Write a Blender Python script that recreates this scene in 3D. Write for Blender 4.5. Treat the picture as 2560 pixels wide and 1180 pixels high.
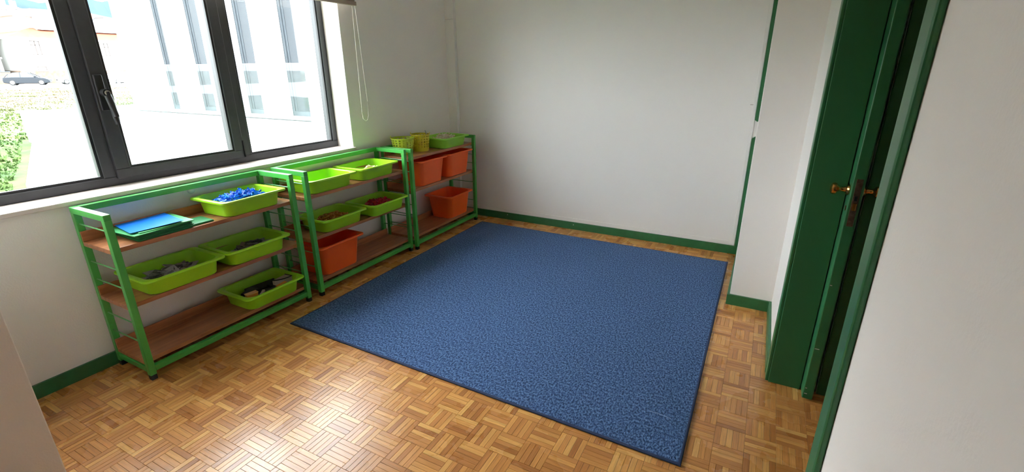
import bpy, bmesh, math, random
from mathutils import Vector, Matrix, noise, Euler

for o in list(bpy.data.objects):
    bpy.data.objects.remove(o, do_unlink=True)
SC = bpy.context.scene
COL = SC.collection
R = math.radians

# ------------------------------------------------------------------ camera
W, H, FPX = 2560, 1180, 1185.625
CAM = Vector((2.932, -4.227, 1.5))
PITCH, YAW, ROLL = R(19.429), R(27.737), R(-0.224)
_F = Vector((-math.sin(YAW) * math.cos(PITCH), math.cos(YAW) * math.cos(PITCH), -math.sin(PITCH)))
_R = Vector((math.cos(YAW), math.sin(YAW), 0))
_U = _R.cross(_F)
_R2 = math.cos(ROLL) * _R + math.sin(ROLL) * _U
_U2 = -math.sin(ROLL) * _R + math.cos(ROLL) * _U
cd = bpy.data.cameras.new('camera')
cd.sensor_width = 36.0
cd.lens = 36.0 * FPX / W
cd.clip_start, cd.clip_end = 0.02, 3000
co = bpy.data.objects.new('camera', cd)
COL.objects.link(co)
M = Matrix((_R2, _U2, -_F)).transposed().to_4x4()
M.translation = CAM
co.matrix_world = M
SC.camera = co

# ------------------------------------------------------------------ sky, exposure
SKY = 8.4
wd = bpy.data.worlds.new('sky')
SC.world = wd
wd.use_nodes = True
bg = wd.node_tree.nodes['Background']
bg.inputs[0].default_value = (0.90, 0.955, 1.0, 1)      # even overcast sky
bg.inputs[1].default_value = SKY
SC.view_settings.view_transform = 'Standard'
SC.view_settings.look = 'None'
SC.view_settings.gamma = 1.0
SC.view_settings.use_curve_mapping = False
SC.view_settings.exposure = 1.3
SC.cycles.max_bounces = 24
SC.cycles.diffuse_bounces = 16     # let the daylight bounce on from wall to wall
SC.cycles.transparent_max_bounces = 16

# ------------------------------------------------------------------ helpers
def tag(o, label=None, cat=None, group=None, kind=None):
    if label: o['label'] = label
    if cat: o['category'] = cat
    if group: o['group'] = group
    if kind: o['kind'] = kind
    return o

def empty(name, loc=(0, 0, 0), rz=0.0, parent=None):
    o = bpy.data.objects.new(name, None)
    o.empty_display_size = 0.05
    o.location = loc
    o.rotation_euler = (0, 0, rz)
    COL.objects.link(o)
    o.parent = parent
    return o

class MB:
    def __init__(s): s.v, s.f, s.m = [], [], []
    def add(s, vs, fs, mi=0, T=None):
        b = len(s.v)
        s.v += [tuple(T @ Vector(p)) if T else tuple(p) for p in vs]
        s.f += [tuple(b + i for i in q) for q in fs]
        s.m += [mi] * len(fs)
        return s
    def box(s, x0, x1, y0, y1, z0, z1, mi=0, T=None):
        vs = [(x, y, z) for z in (z0, z1) for y in (y0, y1) for x in (x0, x1)]
        return s.add(vs, [(0, 2, 3, 1), (4, 5, 7, 6), (0, 1, 5, 4), (2, 6, 7, 3), (0, 4, 6, 2), (1, 3, 7, 5)], mi, T)
    def prism(s, poly, axis, a, b, mi=0, T=None):
        n = len(poly)
        def P(p, t):
            return {0: (t, p[0], p[1]), 1: (p[0], t, p[1]), 2: (p[0], p[1], t)}[axis]
        vs = [P(p, a) for p in poly] + [P(p, b) for p in poly]
        fs = [tuple(range(n))[::-1], tuple(range(n, 2 * n))] + [(i, (i + 1) % n, n + (i + 1) % n, n + i) for i in range(n)]
        return s.add(vs, fs, mi, T)
    def loft(s, rings, cap0=True, cap1=True, mi=0, T=None):
        n = len(rings[0]); vs = [p for r in rings for p in r]; fs = []
        for k in range(len(rings) - 1):
            for i in range(n):
                j = (i + 1) % n
                fs.append((k * n + i, k * n + j, (k + 1) * n + j, (k + 1) * n + i))
        if cap0: fs.append(tuple(range(n))[::-1])
        if cap1: fs.append(tuple(range((len(rings) - 1) * n, len(rings) * n)))
        return s.add(vs, fs, mi, T)
    def tube(s, pts, r, n=8, mi=0, T=None, closed=False):
        pts = [Vector(p) for p in pts]; rings = []
        for i, p in enumerate(pts):
            a = pts[i - 1] if (i > 0 or closed) else p
            b = pts[(i + 1) % len(pts)] if (i < len(pts) - 1 or closed) else p
            d = (b - a).normalized()
            u = d.cross(Vector((0, 0, 1)))
            if u.length < 1e-3: u = d.cross(Vector((0, 1, 0)))
            u.normalize(); w = u.cross(d)
            rr = r[i] if isinstance(r, (list, tuple)) else r
            rings.append([tuple(p + rr * (math.cos(2 * math.pi * k / n) * u + math.sin(2 * math.pi * k / n) * w)) for k in range(n)])
        if closed: rings.append(rings[0])
        return s.loft(rings, not closed, not closed, mi, T)
    def lathe(s, prof, n=24, T=None, mi=0):     # prof: (r, z)
        rings = [[(r * math.cos(2 * math.pi * k / n), r * math.sin(2 * math.pi * k / n), z) for k in range(n)] for r, z in prof]
        return s.loft(rings, True, True, mi, T)
    def mesh(s, name, mats, smooth=False):
        me = bpy.data.meshes.new(name)
        me.from_pydata(s.v, [], s.f)
        for m in (mats if isinstance(mats, (list, tuple)) else [mats]):
            me.materials.append(m)
        if any(s.m): me.polygons.foreach_set('material_index', s.m)
        bm = bmesh.new(); bm.from_mesh(me)
        bmesh.ops.recalc_face_normals(bm, faces=bm.faces)
        bm.to_mesh(me); bm.free()
        if smooth:
            me.polygons.foreach_set('use_smooth', [True] * len(me.polygons))
        return me
    def build(s, name, mats, parent=None, smooth=False, bevel=0.0, seg=2, loc=None, rot=None):
        me = s.mesh(name, mats, smooth)
        return place(name, me, parent, bevel, seg, loc, rot, smooth)

def place(name, me, parent=None, bevel=0.0, seg=2, loc=None, rot=None, smooth=False):
    o = bpy.data.objects.new(name, me)
    COL.objects.link(o)
    o.parent = parent
    if loc: o.location = loc
    if rot: o.rotation_euler = rot
    if bevel:
        b = o.modifiers.new('bevel', 'BEVEL'); b.width = bevel; b.segments = seg; b.limit_method = 'ANGLE'; b.angle_limit = R(40)
    if smooth:
        e = o.modifiers.new('edges', 'EDGE_SPLIT'); e.split_angle = R(40)
    return o

def struct(name, mb, mat, parent=None, **k):
    o = mb.build(name, mat, parent, **k)
    if parent is None: o['kind'] = 'structure'
    return o

# ------------------------------------------------------------------ materials
def nt(name):
    m = bpy.data.materials.new(name); m.use_nodes = True
    t = m.node_tree
    return m, t, t.nodes['Principled BSDF']

def mat(name, col, rough=0.5, metal=0.0, var=0.0, scale=8.0, bump=0.0, bscale=60.0, spec=0.5, coat=0.0, stretch=(1, 1, 1), col2=None):
    m, t, b = nt(name)
    b.inputs['Roughness'].default_value = rough
    b.inputs['Metallic'].default_value = metal
    b.inputs['Specular IOR Level'].default_value = spec
    b.inputs['Coat Weight'].default_value = coat
    b.inputs['Coat Roughness'].default_value = 0.12
    c = (*col, 1)
    b.inputs['Base Color'].default_value = c
    g = t.nodes.new('ShaderNodeNewGeometry')
    mp = t.nodes.new('ShaderNodeMapping'); mp.inputs['Scale'].default_value = stretch
    t.links.new(g.outputs['Position'], mp.inputs[0])
    if var or col2:
        n = t.nodes.new('ShaderNodeTexNoise'); n.inputs['Scale'].default_value = scale; n.inputs['Detail'].default_value = 5
        t.links.new(mp.outputs[0], n.inputs[0])
        r = t.nodes.new('ShaderNodeValToRGB')
        r.color_ramp.elements[0].position, r.color_ramp.elements[1].position = 0.3, 0.7
        a = col2 if col2 else tuple(x * (1 - var) for x in col)
        d = col if col2 else tuple(min(1, x * (1 + var)) for x in col)
        r.color_ramp.elements[0].color, r.color_ramp.elements[1].color = (*a, 1), (*d, 1)
        t.links.new(n.outputs[0], r.inputs[0]); t.links.new(r.outputs[0], b.inputs['Base Color'])
    if bump:
        n2 = t.nodes.new('ShaderNodeTexNoise'); n2.inputs['Scale'].default_value = bscale; n2.inputs['Detail'].default_value = 4
        t.links.new(mp.outputs[0], n2.inputs[0])
        bp = t.nodes.new('ShaderNodeBump'); bp.inputs['Strength'].default_value = bump; bp.inputs['Distance'].default_value = 0.003
        t.links.new(n2.outputs[0], bp.inputs['Height']); t.links.new(bp.outputs[0], b.inputs['Normal'])
    return m

def glass(name, tint=(1, 1, 1), refl=0.06, haze=0.0):
    m = bpy.data.materials.new(name); m.use_nodes = True
    t = m.node_tree; t.nodes.clear()
    out = t.nodes.new('ShaderNodeOutputMaterial')
    tr = t.nodes.new('ShaderNodeBsdfTransparent'); tr.inputs[0].default_value = (*tint, 1)
    gl = t.nodes.new('ShaderNodeBsdfGlossy'); gl.inputs['Roughness'].default_value = 0.01
    mx = t.nodes.new('ShaderNodeMixShader'); mx.inputs[0].default_value = refl
    t.links.new(tr.outputs[0], mx.inputs[1]); t.links.new(gl.outputs[0], mx.inputs[2])
    last = mx
    if haze:
        df = t.nodes.new('ShaderNodeBsdfDiffuse'); df.inputs[0].default_value = (.8, .85, .85, 1)
        m2 = t.nodes.new('ShaderNodeMixShader'); m2.inputs[0].default_value = haze
        t.links.new(mx.outputs[0], m2.inputs[1]); t.links.new(df.outputs[0], m2.inputs[2]); last = m2
    t.links.new(last.outputs[0], out.inputs[0])
    return m

def parquet(name, along):
    m, t, b = nt(name)
    L = t.links
    g = t.nodes.new('ShaderNodeNewGeometry'); oi = t.nodes.new('ShaderNodeObjectInfo')
    ad = t.nodes.new('ShaderNodeMath'); ad.operation = 'ADD'
    L.new(g.outputs['Random Per Island'], ad.inputs[0]); L.new(oi.outputs['Random'], ad.inputs[1])
    fr = t.nodes.new('ShaderNodeMath'); fr.operation = 'FRACT'; L.new(ad.outputs[0], fr.inputs[0])
    rp = t.nodes.new('ShaderNodeValToRGB')
    e = rp.color_ramp.elements
    e[0].position, e[0].color = 0.0, (0.40, 0.150, 0.040, 1)
    e[1].position, e[1].color = 1.0, (0.76, 0.41, 0.125, 1)
    for p, c in ((0.18, (0.52, 0.215, 0.058, 1)), (0.55, (0.61, 0.270, 0.074, 1)), (0.85, (0.70, 0.345, 0.098, 1))):
        k = e.new(p); k.color = c
    L.new(fr.outputs[0], rp.inputs[0])
    mp = t.nodes.new('ShaderNodeMapping')
    mp.inputs['Scale'].default_value = (9, 150, 1) if along == 'x' else (150, 9, 1)
    cb = t.nodes.new('ShaderNodeCombineXYZ'); ml = t.nodes.new('ShaderNodeMath'); ml.operation = 'MULTIPLY'; ml.inputs[1].default_value = 37
    L.new(fr.outputs[0], ml.inputs[0]); L.new(ml.outputs[0], cb.inputs[2])
    L.new(g.outputs['Position'], mp.inputs[0]); L.new(cb.outputs[0], mp.inputs[1])
    n = t.nodes.new('ShaderNodeTexNoise'); n.inputs['Scale'].default_value = 1.0; n.inputs['Detail'].default_value = 6; n.inputs['Roughness'].default_value = .6
    L.new(mp.outputs[0], n.inputs[0])
    mr = t.nodes.new('ShaderNodeMapRange'); mr.inputs[1].default_value = .3; mr.inputs[2].default_value = .7; mr.inputs[3].default_value = .78; mr.inputs[4].default_value = 1.16
    L.new(n.outputs[0], mr.inputs[0])
    mx = t.nodes.new('ShaderNodeVectorMath'); mx.operation = 'SCALE'
    L.new(rp.outputs[0], mx.inputs[0]); L.new(mr.outputs[0], mx.inputs['Scale'])
    L.new(mx.outputs[0], b.inputs['Base Color'])
    # wear of the lacquer
    n2 = t.nodes.new('ShaderNodeTexNoise'); n2.inputs['Scale'].default_value = 5; n2.inputs['Detail'].default_value = 5
    L.new(g.outputs['Position'], n2.inputs[0])
    mr2 = t.nodes.new('ShaderNodeMapRange'); mr2.inputs[3].default_value = .20; mr2.inputs[4].default_value = .36
    L.new(n2.outputs[0], mr2.inputs[0]); L.new(mr2.outputs[0], b.inputs['Roughness'])
    b.inputs['Coat Weight'].default_value = .28; b.inputs['Coat Roughness'].default_value = .24
    bp = t.nodes.new('ShaderNodeBump'); bp.inputs['Strength'].default_value = .12; bp.inputs['Distance'].default_value = .001
    L.new(n.outputs[0], bp.inputs['Height']); L.new(bp.outputs[0], b.inputs['Normal'])
    return m

def rug_mat():
    m, t, b = nt('rug_pile')
    L = t.links
    g = t.nodes.new('ShaderNodeNewGeometry')
    n = t.nodes.new('ShaderNodeTexNoise'); n.inputs['Scale'].default_value = 95; n.inputs['Detail'].default_value = 3; n.inputs['Roughness'].default_value = .65
    v = t.nodes.new('ShaderNodeTexVoronoi'); v.inputs['Scale'].default_value = 190
    mp = t.nodes.new('ShaderNodeMapping'); mp.inputs['Scale'].default_value = (1.25, .8, 1)
    L.new(g.outputs['Position'], mp.inputs[0]); L.new(mp.outputs[0], n.inputs[0]); L.new(mp.outputs[0], v.inputs[0])
    r = t.nodes.new('ShaderNodeValToRGB')
    e = r.color_ramp.elements
    e[0].position, e[0].color = .40, (.020, .046, .118, 1)
    e[1].position, e[1].color = .61, (.140, .245, .470, 1)
    k = e.new(.5); k.color = (.064, .124, .272, 1)
    L.new(n.outputs[0], r.inputs[0])
    L.new(r.outputs[0], b.inputs['Base Color'])
    b.inputs['Roughness'].default_value = .95
    b.inputs['Specular IOR Level'].default_value = .15
    b.inputs['Sheen Weight'].default_value = .08
    b.inputs['Sheen Tint'].default_value = (.5, .65, 1, 1)
    ad = t.nodes.new('ShaderNodeMath'); ad.operation = 'ADD'
    L.new(n.outputs[0], ad.inputs[0]); L.new(v.outputs['Distance'], ad.inputs[1])
    bp = t.nodes.new('ShaderNodeBump'); bp.inputs['Strength'].default_value = .8; bp.inputs['Distance'].default_value = .004
    L.new(ad.outputs[0], bp.inputs['Height']); L.new(bp.outputs[0], b.inputs['Normal'])
    return m

def grass_mat():
    m, t, b = nt('meadow')
    L = t.links
    g = t.nodes.new('ShaderNodeNewGeometry'); sx = t.nodes.new('ShaderNodeSeparateXYZ'); L.new(g.outputs['Position'], sx.inputs[0])
    n = t.nodes.new('ShaderNodeTexNoise'); n.inputs['Scale'].default_value = .8; n.inputs['Detail'].default_value = 6; n.inputs['Roughness'].default_value = .65
    L.new(g.outputs['Position'], n.inputs[0])
    r = t.nodes.new('ShaderNodeValToRGB'); e = r.color_ramp.elements
    e[0].position, e[0].color = .35, (0.030, 0.062, 0.018, 1)
    e[1].position, e[1].color = .68, (0.100, 0.125, 0.032, 1)
    k = e.new(.52); k.color = (0.058, 0.096, 0.026, 1)
    L.new(n.outputs[0], r.inputs[0])
    mr = t.nodes.new('ShaderNodeMapRange'); mr.inputs[1].default_value = -22; mr.inputs[2].default_value = -42
    L.new(sx.outputs[0], mr.inputs[0])
    n2 = t.nodes.new('ShaderNodeTexNoise'); n2.inputs['Scale'].default_value = .22; n2.inputs['Detail'].default_value = 5
    L.new(g.outputs['Position'], n2.inputs[0])
    ad = t.nodes.new('ShaderNodeMath'); ad.operation = 'MULTIPLY'; L.new(mr.outputs[0], ad.inputs[0])
    mr3 = t.nodes.new('ShaderNodeMapRange'); mr3.inputs[1].default_value = .34; mr3.inputs[2].default_value = .55; L.new(n2.outputs[0], mr3.inputs[0]); L.new(mr3.outputs[0], ad.inputs[1])
    mx = t.nodes.new('ShaderNodeMix'); mx.data_type = 'RGBA'
    L.new(ad.outputs[0], mx.inputs[0]); L.new(r.outputs[0], mx.inputs[6]); mx.inputs[7].default_value = (0.135, 0.096, 0.058, 1)
    L.new(mx.outputs[2], b.inputs['Base Color'])
    b.inputs['Roughness'].default_value = .9
    b.inputs['Specular IOR Level'].default_value = .1
    return m

PAINT = mat('wall_paint', (0.830, 0.790, 0.750), .75, var=.02, scale=2, bump=.25, bscale=140)
PAINTW = mat('panel_paint', (0.830, 0.790, 0.750), .6, var=.015, scale=1.5, bump=.05, bscale=90)
PAINTN = mat('near_wall_paint', (0.830, 0.790, 0.750), .75, var=.02, scale=2, bump=.12, bscale=140)
PAINTC = mat('return_paint', (0.830, 0.790, 0.750), .6, var=.015, scale=1.5, bump=.05, bscale=90)
LATH = mat('lath_paint', (0.830, 0.790, 0.750), .5)
WHITE = mat('white_gloss', (.80, .79, .77), .4)
REVEAL = mat('reveal_paint', (0.830, 0.790, 0.750), .6)
CEIL = mat('ceiling_paint', (.85, .83, .80), .8)
PARX, PARY = parquet('parquet_x', 'x'), parquet('parquet_y', 'y')
SUB = mat('joint_dark', (.16, .065, .022), .7)
SLABW = mat('hall_floor', (.42, .20, .075), .4, var=.15, scale=12)
RUG = rug_mat()
RUGB = mat('rug_binding', (.020, .036, .095), .8, bump=.4, bscale=300)
SKIRT = mat('skirting_green', (0.026, 0.145, 0.050), .38, var=.12, scale=20)
DOORG = mat('door_green', (0.026, 0.145, 0.050), .5, var=.06, scale=3)
DOORL = mat('door_edge_green', (0.026, 0.145, 0.050), .4, var=.12, scale=6)
CASG = mat('casing_green', (0.026, 0.145, 0.050), .4, var=.1, scale=6)
TUBE = mat('frame_green', (.068, .385, .072), .32, var=.06, scale=9)
RODM = mat('rod_green', (.10, .33, .10), .3)
RUBBER = mat('black_rubber', (.012, .012, .012), .7)
WOODT = mat('shelf_wood', (.50, .205, .085), .30, col2=(.30, .105, .045), scale=3.2, stretch=(16, 1.3, 16))
LIME = mat('lime_plastic', (.36, .76, .020), .33, var=.05, scale=5)
LIMED = mat('lime_plastic_deep', (.28, .66, .05), .35, var=.05, scale=5)
ORANGE = mat('orange_plastic', (.98, .125, .014), .36, var=.04, scale=5)
YELLOW = mat('yellow_plastic', (.58, .50, .015), .35)
LIMEB = mat('basket_lime', (.42, .52, .03), .4)
ALU = mat('anthracite_metal', (.040, .041, .045), .42, var=.08, scale=40)
GASKET = mat('gasket', (.006, .006, .007), .5)
BEAD = mat('glazing_bead', (.10, .105, .115), .3, metal=.3)
BLACKP = mat('handle_black', (.010, .009, .010), .4)
BRASS = mat('brass', (.72, .40, .13), .22, metal=1.0)
BRASSD = mat('old_lock_metal', (.15, .10, .07), .45, metal=.8, var=.4, scale=60)
CHIP = mat('chipped_white', (.75, .74, .70), .6)
MARBLE = mat('sill_marble', (.74, .64, .60), .3, var=.06, scale=7)
BLINDM = mat('blind_fabric', (.46, .37, .31), .8, bump=.2, bscale=400)
CORD = mat('cord_white', (.80, .75, .68), .5)
GLASSW = glass('window_glass', (.97, .985, .98), .05)
GLASSB = glass('balustrade_glass', (.93, .96, .955), .022, .010)
BLUES = mat('blue_sheet', (.0, .185, .80), .5, spec=.2)
GREENP = mat('green_baseplate', (.012, .20, .062), .35, bump=.3, bscale=250)
GREENL = mat('light_green_baseplate', (.10, .48, .17), .35, bump=.3, bscale=250)
BLUEP = [mat('blue_piece_a', (.004, .13, .66), .4, spec=.3), mat('blue_piece_b', (.008, .22, .85), .4, spec=.3), mat('blue_piece_c', (.006, .07, .42), .4, spec=.3)]
GREYP = [mat('grey_piece_a', (.30, .29, .28), .5), mat('grey_piece_b', (.20, .195, .19), .5), mat('grey_piece_c', (.07, .07, .072), .5)]
CREAMP = [mat('cream_wood_a', (.78, .68, .50), .55), mat('cream_wood_b', (.70, .56, .36), .55), mat('cream_wood_c', (.80, .74, .62), .55)]
REDP = [mat('red_piece_a', (.55, .012, .03), .35), mat('red_piece_b', (.42, .01, .06), .35), mat('red_piece_c', (.65, .03, .03), .35)]
AMBER = [mat('amber_piece_a', (.60, .24, .02), .4), mat('amber_piece_b', (.50, .17, .015), .4), mat('amber_piece_c', (.66, .33, .05), .4)]
# outside
XWHITE = mat('render_white', (0.700, 0.710, 0.720), .85, var=.02, scale=1, spec=.1)
XPAVE = mat('white_membrane', (.80, .80, .79), .8, var=.03, scale=1)
XSTONE = mat('grey_coping', (0.160, 0.180, 0.205), .7, var=.08, scale=6, spec=.1)
XTILE = mat('terrace_tile', (0.320, 0.295, 0.280), .7, var=.1, scale=4, spec=.1)
XFRAME = mat('far_window_frame', (0.054, 0.063, 0.072), .4, metal=.2)
XGLASS = mat('far_window_glass', (0.032, 0.037, 0.043), .06, spec=.8)
XCURT = mat('far_curtain', (0.220, 0.180, 0.165), .8)
XMETAL = mat('grey_sheet_metal', (0.160, 0.180, 0.200), .5)
XGRASS = grass_mat()
XROAD = mat('asphalt', (0.160, 0.160, 0.160), .9, var=.1, scale=2, spec=.1)
XHOUSE = mat('house_plaster', (0.680, 0.680, 0.660), .9, spec=.1)
XCREAM = mat('house_cream', (0.420, 0.370, 0.320), .9, spec=.1)
XROOF = mat('roof_tile', (0.190, 0.062, 0.038), .8, var=.15, scale=2, bump=.3, bscale=20, spec=.1)
XSTW = mat('stone_plinth', (0.170, 0.125, 0.095), .9, var=.25, scale=3, spec=.1)
XWOODF = mat('brown_window_frame', (.075, .055, .048), .6)
XPANE = mat('house_pane', (.28, .30, .34), .15)
XHILL = mat('far_hill', (.040, .062, .085), 1.0, var=.2, scale=.02, spec=.1)
CARD = mat('car_dark', (.012, .016, .022), .4, coat=.1, spec=.3)
CARW = mat('car_white', (.62, .64, .66), .3, coat=.5)
CARGL = mat('car_glass', (.08, .11, .13), .08, spec=.8)
TYRE = mat('tyre', (.015, .015, .015), .8)
RIM = mat('wheel_rim', (.45, .46, .48), .35, metal=.6)
LIGHTL = mat('headlamp', (.7, .72, .72), .1)

# ================================================================== THE ROOM
CZ = 2.75
XW = 3.138           # right wall plane
# floor: dark bed, and mosaic parquet fingers on it
floor = struct('floor', MB().box(-.30, 5.0, -7.3, .30, -.12, -.006), SUB)
near_floor = MB().box(0, 3.14, -7.0, -4.72, -.008, 0.0)
struct('floor_rear', near_floor, SLABW)
PB = 0.1182
fw = PB / 5
random.seed(4)
RUGC = [(.489, -2.562), (2.837, -2.613), (2.827, -.247), (.471, -.216)]
def proj(x, y, z):
    d = Vector((x, y, z)) - CAM
    k = d.dot(_F)
    if k < .05: return None
    return W / 2 + FPX * d.dot(_R2) / k, H / 2 - FPX * d.dot(_U2) / k, k
def fmesh(ax, mt, name):
    a, b2 = (PB - .0006) / 2, (fw - .0007) / 2
    if ax == 'y': a, b2 = b2, a
    c = .0007
    vs = [(-a, -b2, -.006), (a, -b2, -.006), (a, b2, -.006), (-a, b2, -.006), (-a, -b2, -c), (a, -b2, -c), (a, b2, -c), (-a, b2, -c),
          (-a + c, -b2 + c, 0), (a - c, -b2 + c, 0), (a - c, b2 - c, 0), (-a + c, b2 - c, 0)]
    fs = [(0, 1, 5, 4), (1, 2, 6, 5), (2, 3, 7, 6), (3, 0, 4, 7), (4, 5, 9, 8), (5, 6, 10, 9), (6, 7, 11, 10), (7, 4, 8, 11), (8, 9, 10, 11)]
    me = bpy.data.meshes.new(name); me.from_pydata(vs, [], fs); me.materials.append(mt)
    return me, vs, fs
FMX, vX, fX = fmesh('x', PARX, 'parquet_finger')
FMY, vY, fY = fmesh('y', PARY, 'parquet_finger')
fingers = []
X0, Y0 = 1.637 - 14 * PB, -2.646 - 18 * PB
for i in range(0, 35):
    for j in range(0, 41):
        bx, by = X0 + i * PB, Y0 + j * PB
        if bx > 4.2 or by > -.01: continue
        ax = 'x' if (i + j) % 2 == 0 else 'y'
        for k in range(5):
            cx, cy = (bx + PB / 2, by + (k + .5) * fw) if ax == 'x' else (bx + (k + .5) * fw, by + PB / 2)
            hx_, hy_ = (PB / 2, fw / 2) if ax == 'x' else (fw / 2, PB / 2)
            if cx + hx_ < .012 or cy - hy_ > -.012 or cy < -4.72: continue
            if cx > 3.15 and not (-3.2 < cy < -1.83): continue
            if .62 < cx < 2.70 and -2.46 < cy < -.36: continue         # well under the rug
            if cx < .8 and cy < -3.80: continue
            rot = (random.gauss(0, .0022), random.gauss(0, .0022), 0)
            fingers.append((cx, cy, random.uniform(-.0004, .0), rot, ax))
def inrug(x, y): return .48 < x < 2.832 and -2.59 < y < -.23
def shown(f):
    q = proj(f[0], f[1], 0)
    if not q or inrug(f[0], f[1]) or not (0 < q[0] < W and 0 < q[1] < H): return 1e9
    if f[0] < .82 + .0 and f[1] < -3.75: return 1e9
    if f[0] > 3.12: return 1e9
    return q[2]
fingers.sort(key=shown)
fr = MB()
for n, (cx, cy, cz, rot, ax) in enumerate(fingers):
    if n < 300:
        place('parquet_finger', FMX if ax == 'x' else FMY, floor, loc=(cx, cy, cz), rot=rot)
    else:
        T = Matrix.Translation((cx, cy, cz)) @ Euler(rot).to_matrix().to_4x4()
        fr.add(vX if ax == 'x' else vY, fX if ax == 'x' else fY, 0 if ax == 'x' else 1, T)
me = bpy.data.meshes.new('parquet_field'); me.from_pydata(fr.v, [], fr.f); me.materials.append(PARX); me.materials.append(PARY)
me.polygons.foreach_set('material_index', fr.m)
o = place('parquet_field', me, floor); o['kind'] = 'stuff'

struct('ceiling', MB().box(-.3, 5.0, -7.3, .3, CZ, CZ + .12), CEIL)

# window wall with its opening
WY0, WY1, WZ0, WZ1 = -3.72, -1.40, .885, 2.36
wl = MB()
wl.box(-.30, 0, -7.3, .30, -.12, WZ0)
wl.box(-.30, 0, -7.3, .30, WZ1, CZ)
wl.box(-.30, 0, WY1, .30, WZ0, WZ1)
wl.box(-.30, 0, -7.3, WY0, WZ0, WZ1)
struct('wall_left', wl, PAINT)
struct('wall_back', MB().box(0, 3.6, 0, .30, -.12, CZ), PAINTW)
# return that stands out from the back wall on the door side, then the wall with the doorway
struct('wall_return', MB().box(2.888, 3.60, -1.01, 0, -.006, CZ), PAINTC, bevel=.004)
DY0, DY1, DZ = -3.205, -1.825, 2.15
struct('wall_right', MB().box(XW, 3.278, DY1, -1.01, -.006, CZ), PAINTW)
struct('wall_right_near', MB().box(XW, 3.50, -7.0, DY0 - .0005, -.006, CZ), PAINTN)
struct('wall_right_lintel', MB().box(XW, 3.50, DY0, DY1, DZ, CZ), PAINT)
struct('wall_right_outer', MB().box(3.345, 3.50, DY1, -1.01, -.006, CZ), PAINTW)
struct('wall_front', MB().box(-.3, 5.0, -7.3, -7.0, -.12, CZ), PAINT)
struct('wall_left_pillar', MB().box(0, .80, -7.0, -3.778, -.006, CZ), PAINT, bevel=.004)
hall = MB().box(4.9, 5.0, -7.0, .3, -.12, CZ).box(3.5, 4.9, -.15, .3, -.12, CZ).box(3.5, 4.9, -5.1, -5.0, -.12, CZ)
struct('wall_hall', hall, PAINT)

# skirting boards
SH = .073
struct('baseboard_back', MB().box(.0, 2.872, -.016, 0, 0, SH), SKIRT, bevel=.002)
struct('baseboard_left', MB().box(0, .016, -3.778, -.016, 0, SH), SKIRT, bevel=.002)
bb = MB().box(2.872, 3.122, -1.026, -1.01, 0, SH).box(2.872, 2.888, -1.01, -.016, 0, SH)
struct('baseboard_return', bb, SKIRT, bevel=.002)
struct('baseboard_right', MB().box(3.122, XW, -1.758, -1.010, 0, SH), SKIRT, bevel=.002)
# nail heads in the back skirting
bbk = bpy.data.objects['baseboard_back']
for x_, z_ in ((.666, .052), (1.401, .048)):
    MB().tube([(x_, -.0155, z_), (x_, -.0180, z_)], .0045, 10).build('nail_head', CHIP, bbk)
MB().box(2.800, 2.832, -.0006, .001, 1.229, 1.2315).build('crack', SUB, bpy.data.objects['wall_back'])
# lath around the back panel
struct('trim_1', MB().box(.11, 2.849, -.006, 0, SH, SH + .038), LATH, bevel=.002)
struct('trim_2', MB().box(2.822, 2.849, -.006, 0, SH + .038, CZ), LATH, bevel=.002)
# narrow green board in the corner, broken away at one place
gb = MB().prism([(2.850, SH), (2.888, SH), (2.888, .985), (2.872, .992), (2.85, .975)], 1, -.022, 0)
gb.prism([(2.850, 1.118), (2.868, 1.106), (2.888, 1.112), (2.888, CZ), (2.85, CZ)], 1, -.022, 0)
struct('trim_3', gb, SKIRT)
# white corner moulding beside the doorway
struct('trim_4', MB().box(3.112, XW, -1.012, -1.006, SH, CZ), PAINTC)

# cable trunking in the corner
tr = empty('corner_trunking', (0, 0, SH)); tag(tr, 'off-white square cable trunking running up the corner beside the back wall', 'trunking')
MB().box(0, .100, -.044, 0, 0, 1.88).build('lower_duct', PAINTW, tr, bevel=.002)
MB().box(0, .100, -.044, 0, 1.883, CZ - SH).build('upper_duct', PAINTW, tr, bevel=.002)
MB().box(.098, .103, -.040, -.006, 0, 1.88).build('cover_strip', WHITE, tr, bevel=.001)

# ------------------------------------------------------------------ window
win = empty('window_1', (0, 0, 0)); win['kind'] = 'structure'
XF, XB = -.168, -.240            # room face and outer face of the fixed frame
f = MB()
f.box(XB, XF, WY0, WY1, .905, .952).box(XB, XF, WY0, WY1, 2.30, WZ1)
f.box(XB, XF, -1.452, WY1, .952, 2.30).box(XB, XF, WY0, WY0 + .05, .952, 2.30)
f.box(XB, XF, -2.232, -2.172, .952, 2.30).box(XB, XF, -3.028, -2.968, .952, 2.30)
f.build('outer_frame', ALU, win, bevel=.003)
s = MB(); XS = XF + .016        # opening sash, proud of the frame
ya, yb, za, zb = -2.970, -2.226, .940, 2.318
s.box(XB + .01, XS, ya, yb, za, .992).box(XB + .01, XS, ya, yb, 2.262, zb)
s.box(XB + .01, XS, ya, -2.902, .992, 2.262).box(XB + .01, XS, -2.292, yb, .992, 2.262)
sash = s.build('sash', ALU, win, bevel=.004)
def bead(y0, y1, z0, z1, x, par, w=.012):
    b = MB()
    b.box(x - .02, x - .004, y0, y1, z0, z0 + w).box(x - .02, x - .004, y0, y1, z1 - w, z1)
    b.box(x - .02, x - .004, y0, y0 + w, z0 + w, z1 - w).box(x - .02, x - .004, y1 - w, y1, z0 + w, z1 - w)
    b.build('gasket', GASKET, par)
    c = MB(); e = .0035
    c.box(x - .008, x + .0015, y0 - .001, y1 + .001, z0 - e, z0).box(x - .008, x + .0015, y0 - e, y0, z0, z1).box(x - .008, x + .0015, y1, y1 + e, z0, z1)
    c.build('glazing_bead', BEAD, par)
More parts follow.
